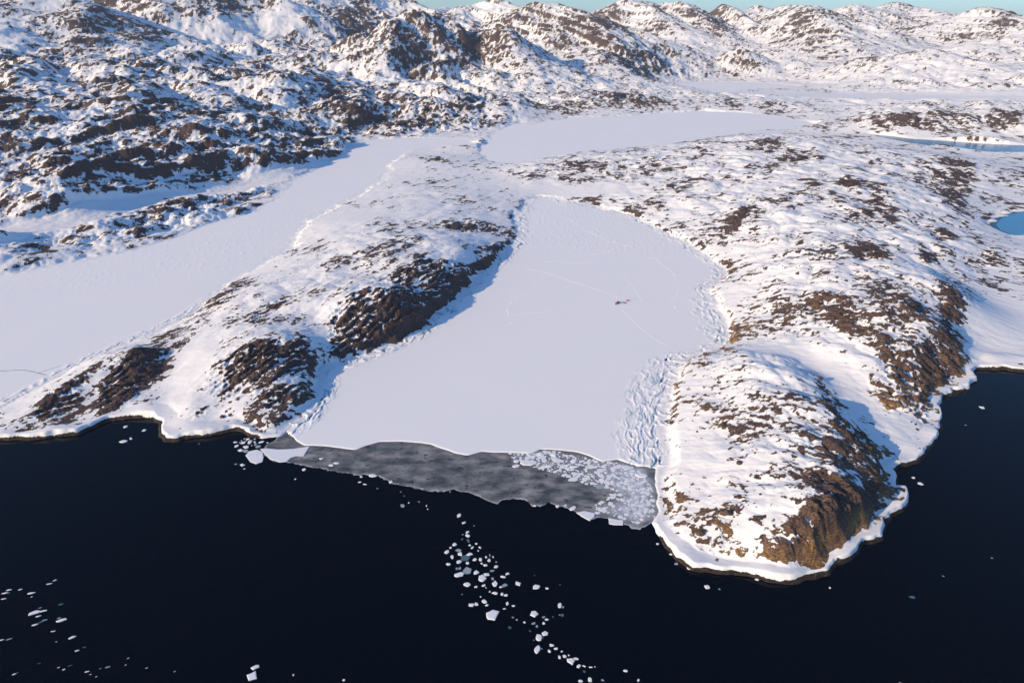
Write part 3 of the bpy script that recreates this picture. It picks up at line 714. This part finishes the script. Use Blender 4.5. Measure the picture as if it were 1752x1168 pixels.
LEFT = crop([(325,495,84,56),(300,305,50,20),(85,275,38,16),(45,305,38,18),(78,302,24,12),(35,360,30,12),(197,270,24,14),(475,215,38,12),(528,182,20,18),
 (585,412,38,24),(385,445,30,12),(425,475,54,24),(368,527,42,16),(392,582,32,24),(430,562,38,18),(340,608,40,26),(566,543,26,20),(595,563,70,40),(515,670,32,12),
 (692,730,48,34),(742,857,26,18),(810,822,22,14),(15,755,32,14),(90,745,38,20),(376,978,20,10),(672,1000,34,14),(613,1038,20,16),(838,1058,28,14),(1035,1013,34,20),
 (1408,1024,16,10),(136,1083,28,18),(1680,1057,12,10),(306,340,14,12),(565,1018,16,10),(965,1028,12,10),(1208,994,10,8),(1232,930,10,10),(926,1106,12,8),(870,1085,12,8),(542,772,10,8),(170,1066,10,8)], 0.178, 0, 960)
SPARSE = [(433,1156,19,19),(437,1141,13,8),(588,1163,5,4),(502,1154,3,3),(1561,1021,10,5),(1575,827,9,5),(1563,817,6,3),(1210,1004,11,7),(1231,1007,4,3),(1680,697,9,4),
 (1614,985,4,2),(1697,954,5,2),(1652,727,4,2),(1420,1005,3,3),(1540,1168,4,3)]
COASTAL = [(211,755,12,5),(224,750,7,4),(247,736,7,5),(215,730,7,4),(340,759,3,3),(1180,971,12,6),(1157,964,8,4),(1125,930,5,3),(1148,948,5,3),(1295,991,6,4),(1252,978,4,3)]
NIL = crop([(612,452,30,18),(150,418,40,24),(100,410,22,12),(168,446,16,8),(548,523,14,10),(1352,722,34,28),(1338,618,12,8),(1365,648,10,8),(1400,700,12,12),
 (1474,692,22,8),(1532,722,10,12),(1540,748,10,8),(1132,497,76,20),(1068,562,32,10),(1030,546,24,10),(1042,506,26,14),(1265,546,34,26),(1164,592,16,8),(1708,618,12,10),
 (820,420,40,16),(857,404,42,14),(745,372,40,16),(825,382,30,12),(795,457,28,10)], 0.2283, 380, 700)
NIL += crop([(963,568,56,34),(850,552,36,18),(590,464,34,18),(450,218,22,14),(910,545,20,12),(680,548,24,14),(1150,600,40,20),(1480,322,95,34),(785,253,40,24),
 (630,228,120,40),(820,165,60,28),(720,160,46,22),(890,300,60,22),(540,215,46,26),(540,250,60,22),(840,318,70,20),(970,255,60,18),(1030,215,40,18)], 0.2283, 760, 740)
ORD = ["largest", "second largest", "third largest", "fourth largest", "fifth largest", "sixth largest", "seventh largest", "eighth largest"]
def make(L, where, group, small, nbig, tilt=None):
    fl = [(floe_px(*p, tilt=tilt), p) for p in L]
    fl.sort(key=lambda t: -t[1][2] * t[1][3])
    for k, ((o, size), p) in enumerate(fl):
        if k < nbig: tag(o, "%s ice floe %s" % (ORD[k], where), "ice floe", group)
        else: tag(o, small, "ice floe", group)
    return fl
make([p for p in CHAIN if p[1] < 1030], "in the swarm drifting left of the promontory tip", "floes of the drifting swarm", "small ice floe packed in the dense drifting swarm on dark water", 8)
make([p for p in CHAIN if p[1] >= 1030], "in the tail trailing to the bottom edge", "floes of the drifting tail", "small ice floe in the diagonal tail trailing to the bottom edge", 7)
make(LEFT, "of the streaks at lower left", "floes at lower left", "small streaky ice floe on black water at lower left", 6, tilt=0.9)
for p, lb in zip(SPARSE, ["white ice floe alone at the bottom edge left of centre", "small floe touching the lone floe at the bottom edge"] + [None] * 13):
    tag(floe_px(*p)[0], lb or "tiny lone ice floe drifting far from the others on open water", "ice floe", "lone floes on open water")
make(COASTAL, "just off the snowy shore ledges", "floes close to shore", "small floe floating close under the shore ledge", 2)
make(NIL, "lying in the grey thin ice", "floes in the grey thin ice", "small white floe frozen into or edging the grey thin ice", 8)
BIG = [([(445,768),(455,767),(475,769),(500,768),(530,764),(526,770),(520,780),(508,780),(498,783),(490,790),(478,791),(470,788),(462,786),(452,776)], "large flat angular white floe off the left corner of the fast ice"),
 ([(420,779),(426,772),(440,769),(449,773),(451,782),(449,790),(438,794),(428,790)], "round white floe beside the large angular floe off the fast-ice corner"),
 ([(986,877),(1000,874),(1018,878),(1017,884),(1009,891),(998,885)], "angular white slab jutting into dark water at the thin-ice edge"),
 ([(1041,886),(1056,889),(1067,890),(1066,898),(1052,898),(1042,896)], "greyish rectangular slab at the thin-ice edge near the promontory")]
for P, lb in BIG: tag(slab("ice_floe", poly(P), 0.35, M_FLOE, bevel=0.04), lb, "ice floe")
def scatter(P_px, n, smin, smax, group, label, tries=6000, sq=0.55):
    P = poly(P_px); done = []; k = 0
    us = [p[0] for p in P_px]; vs = [p[1] for p in P_px]
    for _ in range(tries):
        if k >= n: break
        u, v = rnd.uniform(min(us), max(us)), rnd.uniform(min(vs), max(vs))
        x, y = pt(u, v)
        if sdf(P, np.array([x]), np.array([y]))[0] < 0.5: continue
        w_ = smin + (smax - smin) * rnd.random() ** 2.2
        if any(((u - a) / (w_ + c) * 2) ** 2 + ((v - b) / (w_ + c) * 2 / sq) ** 2 < 0.85 for a, b, c in done): continue
        done.append((u, v, w_)); k += 1
        o, _s = floe_px(u, v, w_, w_ * sq, mat=M_FLOE if rnd.random() < .9 else M_FLOEW, top=rnd.uniform(.14, .3)); tag(o, label, "ice floe", group)
scatter([(398,756),(404,750),(425,748),(450,752),(462,758),(448,768),(430,768),(418,775),(408,774)], 22, 2.5, 11, "jumbled floes by the snowy point", "small jumbled floe between the snowy point and the big angular floe")
scatter([(868,774),(906,777),(924,770),(961,773),(1011,783),(1029,791),(1060,792),(1085,800),(1075,830),(1040,840),(1010,832),(980,822),(955,811),(925,803),(900,795),(882,792)], 85, 3, 20,
        "floes refrozen in the brash band", "small angular floe refrozen in the brash band under the fast-ice edge")

# the rest of the crushed brash between the counted floes: one mass
P = poly([(868,774),(924,770),(961,773),(1011,783),(1060,792),(1090,800),(1118,830),(1120,885),(1090,895),(1040,880),(1010,868),(1045,848),(1040,838),(980,822),(925,803),(882,792)])
vs = []; fs = []
for _ in range(3300):
    u, v = rnd.uniform(868, 1122), rnd.uniform(770, 896); x, y = pt(u, v)
    if sdf(P, np.array([x]), np.array([y]))[0] < 0.3: continue
    r_ = 0.2 + 2.4 * rnd.random() ** 4; n_ = rnd.choice((4, 5, 6)); ph = rnd.uniform(0, 6); tz = 0.09 + rnd.uniform(0.03, 0.12); b_ = len(vs)
    for k, zz in ((1.0, 0.0), (0.85, tz)):
        q0 = [rnd.uniform(.75, 1.2) for _i in range(n_)] if k == 1.0 else q0
        for i in range(n_): t = ph + i * 6.283 / n_; vs.append((x + r_ * k * q0[i] * math.cos(t), y + r_ * k * q0[i] * math.sin(t) * .9, zz))
    for i in range(n_): fs.append((b_ + i, b_ + (i + 1) % n_, b_ + n_ + (i + 1) % n_, b_ + n_ + i))
    fs.append(tuple(range(b_ + n_, b_ + 2 * n_)))
me = bpy.data.meshes.new("brash_ice"); me.from_pydata(vs, [], fs); me.materials.append(M_FLOE)
o = bpy.data.objects.new("brash_ice", me); scene.collection.objects.link(o); o["kind"] = 'stuff'

# ------------------------------------------------------------------ boulders standing clear of the snow
M_ROCK, _nt, _b = new_mat("boulder_rock")
_nt.links.new(ramp(_nt, noise(_nt, 0.9, 6, 0.7), [(0.3, (0.025, 0.018, 0.015)), (0.55, (0.085, 0.06, 0.045)), (0.75, (0.16, 0.11, 0.08))]), _b.inputs["Base Color"])
_b.inputs["Roughness"].default_value = 0.85
cHf = h[::4, ::4]
def ground(x, y):
    i = int(np.clip(np.searchsorted(lr, math.log(math.hypot(x, y))), 1, NR - 1)); j = int(np.clip(round((math.atan2(x, y) - th[0]) / (th[1] - th[0])), 0, NT - 1))
    return float(h[i, j])
def hit_full(u, v):
    d = ray(u, v); t = 330.0
    while t < 5000:
        x, y, zz = d[0] * t, d[1] * t, H + d[2] * t
        if zz < max(ground(x, y), 0.3): return x, y, ground(x, y)
        t *= 1.0012
    return x, y, 0
import bmesh
def boulder(u, v, w_, hgt, label, seed):
    x, y, g = hit_full(u, v); r2 = random.Random(seed)
    bm = bmesh.new(); bmesh.ops.create_icosphere(bm, subdivisions=3, radius=1.0)
    pl = []
    for _ in range(9):
        n_ = np.array([r2.gauss(0, 1), r2.gauss(0, 1), r2.gauss(0, .8)]); n_ /= np.linalg.norm(n_); pl.append((n_, r2.uniform(.6, .9)))
    for vv in bm.verts:
        p = np.array(vv.co)
        for n_, d_ in pl:
            q = p @ n_
            if q > d_: p = p - n_ * (q - d_) * 0.92
        p = p * (1 + 0.05 * math.sin(p[0] * 9 + seed) * math.cos(p[1] * 7))
        vv.co = (p[0] * w_ / 2, p[1] * w_ / 2 * .85, p[2] * hgt * .62 + hgt * .3)
    me = bpy.data.meshes.new("boulder"); bm.to_mesh(me); bm.free(); me.materials.append(M_ROCK)
    o = bpy.data.objects.new("boulder", me); o.location = (x, y, g - 0.2); o.rotation_euler.z = r2.uniform(0, 3); scene.collection.objects.link(o)
    return tag(o, label, "boulder")
for k, (u, v, w_, hg, lb) in enumerate([
    (1198,914,6.0,2.8,"dark brown boulder in a round wind-scooped hollow near the promontory tip"),
    (1207,608,6.5,3.0,"dark boulder on the rim of the bay where the promontory begins"),
    (380,714,5.0,2.6,"pointed dark boulder on snow above the left ice cliff"),
    (1244,878,5.5,2.6,"round brown boulder below the rock cluster on the promontory dome"),
    (1403,648,6.0,2.4,"small dark boulder alone in the snow trough behind the promontory"),
    (1264,792,5.0,2.4,"brown boulder on the left slope of the promontory dome"),
    (1236,727,5.5,2.0,"flat brown boulder high on the promontory's left slope"),
    (1140,375,6.0,2.6,"small dark boulder on the snow bank at the head of the bay"),
    (1045,343,9.0,4.0,"rounded dark boulder among rocks at the head of the bay")]):
    boulder(u, v, w_, hg, lb, k + 3)

# ------------------------------------------------------------------ sailing yacht frozen into the bay
bx_, by_ = pt(1055.5, 519.5, 0.5)
b0 = np.array(pt(1050.3, 523.0, 0.5)); b1 = np.array(pt(1060.5, 516.2, 0.5))
BL = 13.0; ang = math.atan2(*(b0 - b1)[::-1])
M_HULL = simple("hull_paint", (0.55, 0.50, 0.50), 0.4, 0.05); M_RED = simple("red_canvas", (0.34, 0.012, 0.03), 0.6, 0.1)
M_TEAL = simple("teal_deck", (0.02, 0.13, 0.17), 0.6, 0.1); M_SPAR = simple("spar_alloy", (0.65, 0.60, 0.60), 0.4, 0.03, metallic=0.3)
M_GLASS = simple("dark_window", (0.01, 0.012, 0.015), 0.1, 0.05); M_BLUE = simple("blue_tarp", (0.04, 0.09, 0.28), 0.6, 0.1)
M_ORG = simple("orange_fabric", (0.55, 0.10, 0.05), 0.6, 0.1); M_WOOD = simple("dark_wood", (0.10, 0.06, 0.04), 0.7, 0.2)
def mesh(name, vs, fs, mat, parent=None, smooth=False):
    me = bpy.data.meshes.new(name); me.from_pydata([tuple(map(float, v)) for v in vs], [], fs)
    bm = bmesh.new(); bm.from_mesh(me); bmesh.ops.recalc_face_normals(bm, faces=bm.faces); bm.to_mesh(me); bm.free()
    me.materials.append(mat)
    if smooth: me.shade_smooth()
    o = bpy.data.objects.new(name, me); scene.collection.objects.link(o); o.parent = parent
    return o
def tube(name, p, q, r0, r1, mat, parent, n=8):
    p, q = np.array(p, float), np.array(q, float); d = (q - p) / np.linalg.norm(q - p)
    a = np.cross(d, [0.3, 0.9, 0.1]); a /= np.linalg.norm(a); b = np.cross(d, a); vs = []
    for c, r in ((p, r0), (q, r1)):
        for i in range(n): t = i * 6.2832 / n; vs.append(c + r * (a * math.cos(t) + b * math.sin(t)))
    fs = [(i, (i + 1) % n, n + (i + 1) % n, n + i) for i in range(n)] + [tuple(range(n)), tuple(range(n, 2 * n))]
    return mesh(name, vs, fs, mat, parent)
def empty(name, x, y, z_, rz): 
    o = bpy.data.objects.new(name, None); o.location = (x, y, z_); o.rotation_euler.z = rz; scene.collection.objects.link(o); return o
boat = tag(empty("sailing_yacht", bx_, by_, 0.45, ang), "small yacht with red deckhouse and bare mast frozen into the bay ice", "sailing yacht")
boat.scale = (0.82, 0.82, 0.82)
st = [(-6.3,1.35,1.5),(-4,1.8,1.45),(-1,2.0,1.45),(2,1.75,1.6),(4.5,1.05,1.8),(6.0,0.35,2.0),(6.6,0.03,2.1)]   # x, half beam, sheer height
vs = []; fs = []
for x, b, z_ in st: vs += [(x, -b * .55, -0.3), (x, -b * .95, z_ * .45), (x, -b, z_), (x, b, z_), (x, b * .95, z_ * .45), (x, b * .55, -0.3)]
for i in range(len(st) - 1):
    for k in range(6):
        if k == 2: continue
        fs.append((i * 6 + k, i * 6 + (k + 1) % 6, i * 6 + 6 + (k + 1) % 6, i * 6 + 6 + k))
fs += [tuple(range(6)), tuple(range(36, 42))]
mesh("hull", vs, fs, M_HULL, boat)
dv = []; 
for x, b, z_ in st: dv += [(x, -b * .98, z_ - .06), (x, b * .98, z_ - .06)]
mesh("deck", dv, [(2 * i, 2 * i + 2, 2 * i + 3, 2 * i + 1) for i in range(6)], M_TEAL, boat)
def house(name, x0, x1, b0_, b1_, z0, z1, mat, parent, taper=.8):
    v_ = [(x0, -b0_, z0), (x1, -b1_, z0), (x1, b1_, z0), (x0, b0_, z0), (x0 + .2, -b0_ * taper, z1), (x1 - .6, -b1_ * taper, z1 - .1), (x1 - .6, b1_ * taper, z1 - .1), (x0 + .2, b0_ * taper, z1)]
    return mesh(name, v_, [(0,1,2,3),(4,5,6,7),(0,1,5,4),(1,2,6,5),(2,3,7,6),(3,0,4,7)], mat, parent)
dh = house("deckhouse", -1.8, 2.6, 1.3, .9, 1.4, 2.5, M_RED, boat)
for sy in (-1, 1): house("window", -1.2, 1.4, .02, .02, 1.75, 2.1, M_GLASS, dh).location = (0, sy * 1.17, 0)
house("spray_hood", -3.2, -1.7, 1.25, 1.2, 1.4, 2.9, M_TEAL, boat, .75)
house("cockpit", -5.4, -3.4, .9, 1.0, 1.3, 1.62, M_WOOD, boat)
tube("mast", (1.2, 0, 1.4), (1.2, 0, 17.0), .16, .10, M_SPAR, boat)
bo = tube("boom", (1.1, 0, 3.1), (-4.4, 0, 3.2), .10, .09, M_SPAR, boat)
tube("sail_cover", (0.9, 0, 3.4), (-4.0, 0, 3.4), .28, .18, M_BLUE, bo)
tube("forestay", (6.4, 0, 2.1), (1.2, 0, 16.6), .03, .03, M_SPAR, boat, 5); tube("backstay", (-6.2, 0, 1.5), (1.2, 0, 16.9), .03, .03, M_SPAR, boat, 5)
for sy in (-1, 1):
    tube("shroud", (1.0, sy * 1.85, 1.5), (1.2, 0, 13.0), .03, .03, M_SPAR, boat, 5)
    tube("spreader", (1.2, 0, 9.0), (1.1, sy * 1.1, 9.1), .05, .04, M_SPAR, boat, 5)
# loaded sledge and small tent beside it
sx, sy_ = pt(1067.5, 518.5, 0.5)
sl = tag(empty("sledge", sx, sy_, 0.5, -0.6), "loaded sledge under a dark blue tarp beside the frozen-in yacht", "sledge")
for s_ in (-1, 1): tube("runner", (-2.4, s_ * .45, .1), (2.5, s_ * .45, .12), .07, .06, M_WOOD, sl)
house("frame", -2.2, 2.2, .55, .5, .25, .38, M_WOOD, sl, .98); house("load", -2.0, 1.8, .6, .5, .38, 1.25, M_BLUE, sl, .7)
tx, ty = pt(1073.5, 514.2, 0.5)
tn = tag(empty("tent", tx, ty, 0.45, 0.3), "tiny orange tent on the bay ice right of the yacht", "tent")
vs = []; fs = []
for i, (x, r) in enumerate(((-2.1, .15), (-1.7, .8), (-.6, 1.15), (.6, 1.15), (1.7, .8), (2.1, .15))):
    for k in range(7): t = k * math.pi / 6; vs.append((x, r * math.cos(t) * 1.2, r * math.sin(t) * 1.1))
for i in range(5):
    for k in range(6): fs.append((i * 7 + k, i * 7 + k + 1, i * 7 + 8 + k, i * 7 + 7 + k))
mesh("canopy", vs, fs, M_ORG, tn); mesh("door", [(1.82, -.4, .02), (2.16, -.05, .02), (1.84, 0, .8), (2.16, .05, .02), (1.82, .4, .02)], [(0, 1, 2), (2, 3, 4)], M_BLUE, tn)

# ------------------------------------------------------------------ ski and sledge tracks, the open lead
M_TRK = simple("packed_snow", (0.84, 0.835, 0.84), 0.8, 0.03); M_LEAD = simple("refrozen_lead", (0.05, 0.06, 0.08), 0.4, 0.2)
RIDGE_BITS = []
def ribbon(name, px, width, z_, hgt, mat):
    P = [np.array(pt(u, v, z_)) for u, v in px]; Q = []
    for a, b in zip(P[:-1], P[1:]):
        n_ = max(2, int(np.linalg.norm(b - a) / 4))
        Q += [a + (b - a) * i / n_ for i in range(n_)]
    Q.append(P[-1]); Q = np.array(Q)
    if len(Q) > 6: Q[1:-1] = (Q[:-2] + Q[1:-1] * 2 + Q[2:]) / 4
    vs = []; fs = []
    for i, p in enumerate(Q):
        d = Q[min(i + 1, len(Q) - 1)] - Q[max(i - 1, 0)]; d /= np.linalg.norm(d); nn = np.array([-d[1], d[0]])
        w_ = width * rnd.uniform(.75, 1.15); hh = hgt * rnd.uniform(.5, 1.2) * (0.2 if i in (0, len(Q) - 1) else 1)
        for k, zz in ((-.5, -.05), (-.2, hh), (.2, hh * .8), (.5, -.05)): vs.append((*(p + nn * w_ * k), z_ + zz))
        if i:
            for k in range(3): fs.append((4 * i - 4 + k, 4 * i - 3 + k, 4 * i + 1 + k, 4 * i + k))
    o = mesh(name, vs, fs, mat); o["kind"] = 'structure'; return o
for px in ([(895,458),(907,461),(934,466),(965,477),(996,487),(1046,504),(1056,508)], [(1062,527),(1076,541),(1092,557),(1118,578),(1142,592)], [(873,539),(940,532),(1000,528),(1048,523)],
           [(969,371),(1000,392),(1023,404),(1050,414),(1078,423)], [(1097,448),(1085,455),(1075,463),(1076,480),(1090,500),(1102,519),(1097,526),(1085,526),(1069,524)], [(928,447),(970,449),(1019,450)]):
    ribbon("snow_track", px, 1.2, 0.45, 0.13, M_TRK)
for px in ([(934,465),(929,477),(918,482),(902,496),(882,511),(871,524),(868,533),(876,546),(872,556)], [(1112,440),(1125,444),(1132,453),(1143,460),(1152,467),(1158,478)],
           [(1163,486),(1160,500),(1152,512),(1155,528)], [(1056,425),(1040,431),(1020,434),(1000,436)], [(975,360),(960,352),(948,345)]):
    for (a, b) in zip(px[:-1], px[1:]):
        for _k in range(5):
            t = rnd.random(); u, v = a[0] + (b[0] - a[0]) * t + rnd.uniform(-2, 2), a[1] + (b[1] - a[1]) * t + rnd.uniform(-1, 1)
            x, y = pt(u, v, 0.5); r_ = rnd.uniform(.3, 1.0)
            RIDGE_BITS.append((x, y, r_, rnd.uniform(.15, .5)))
vs = []; fs = []
for x, y, r_, hh in RIDGE_BITS:
    n_ = rnd.choice((5, 6, 7)); b_ = len(vs); ph = rnd.uniform(0, 6); q0 = [rnd.uniform(.7, 1.3) for _i in range(n_)]; lx, ly = rnd.uniform(-.4, .4), rnd.uniform(-.4, .4)
    for k, zz in ((1.0, -0.2), (0.75, hh * .7), (.35, hh)):
        for i in range(n_): t = ph + i * 6.283 / n_; vs.append((x + r_ * k * q0[i] * math.cos(t) + lx * (1 - k), y + r_ * k * q0[i] * math.sin(t) + ly * (1 - k), 0.45 + zz))
    for k in (0, 1):
        for i in range(n_): fs.append((b_ + k * n_ + i, b_ + k * n_ + (i + 1) % n_, b_ + (k + 1) * n_ + (i + 1) % n_, b_ + (k + 1) * n_ + i))
    fs.append(tuple(range(b_ + 2 * n_, b_ + 3 * n_)))
o = mesh("ice_rubble", vs, fs, M_TRK); o["kind"] = 'stuff'
ribbon("ice_crack", [(-40,634),(0,634.5),(40,632.5),(50,634),(62,637),(78,641),(90,644)], 1.1, 0.44, 0.02, M_LEAD)
ribbon("ice_crack", [(66,637.5),(80,633),(92,629),(107,625)], 0.7, 0.445, 0.02, M_LEAD)

# ------------------------------------------------------------------ haze
bpy.ops.mesh.primitive_cube_add(size=1, location=(0, 7700, 345))
hz = bpy.context.object; hz.name = "haze"; hz.scale = (31200, 21600, 712); hz["kind"] = 'stuff'
mh = bpy.data.materials.new("haze_air"); mh.use_nodes = True; nt = mh.node_tree
nt.nodes.remove(nt.nodes["Principled BSDF"])
pv = nt.nodes.new("ShaderNodeVolumePrincipled"); pv.inputs["Color"].default_value = (0.80, 0.88, 1.0, 1); pv.inputs["Density"].default_value = 1.7e-5
pv.inputs["Anisotropy"].default_value = 0.0
nt.links.new(pv.outputs[0], nt.nodes["Material Output"].inputs["Volume"])
hz.data.materials.append(mh)
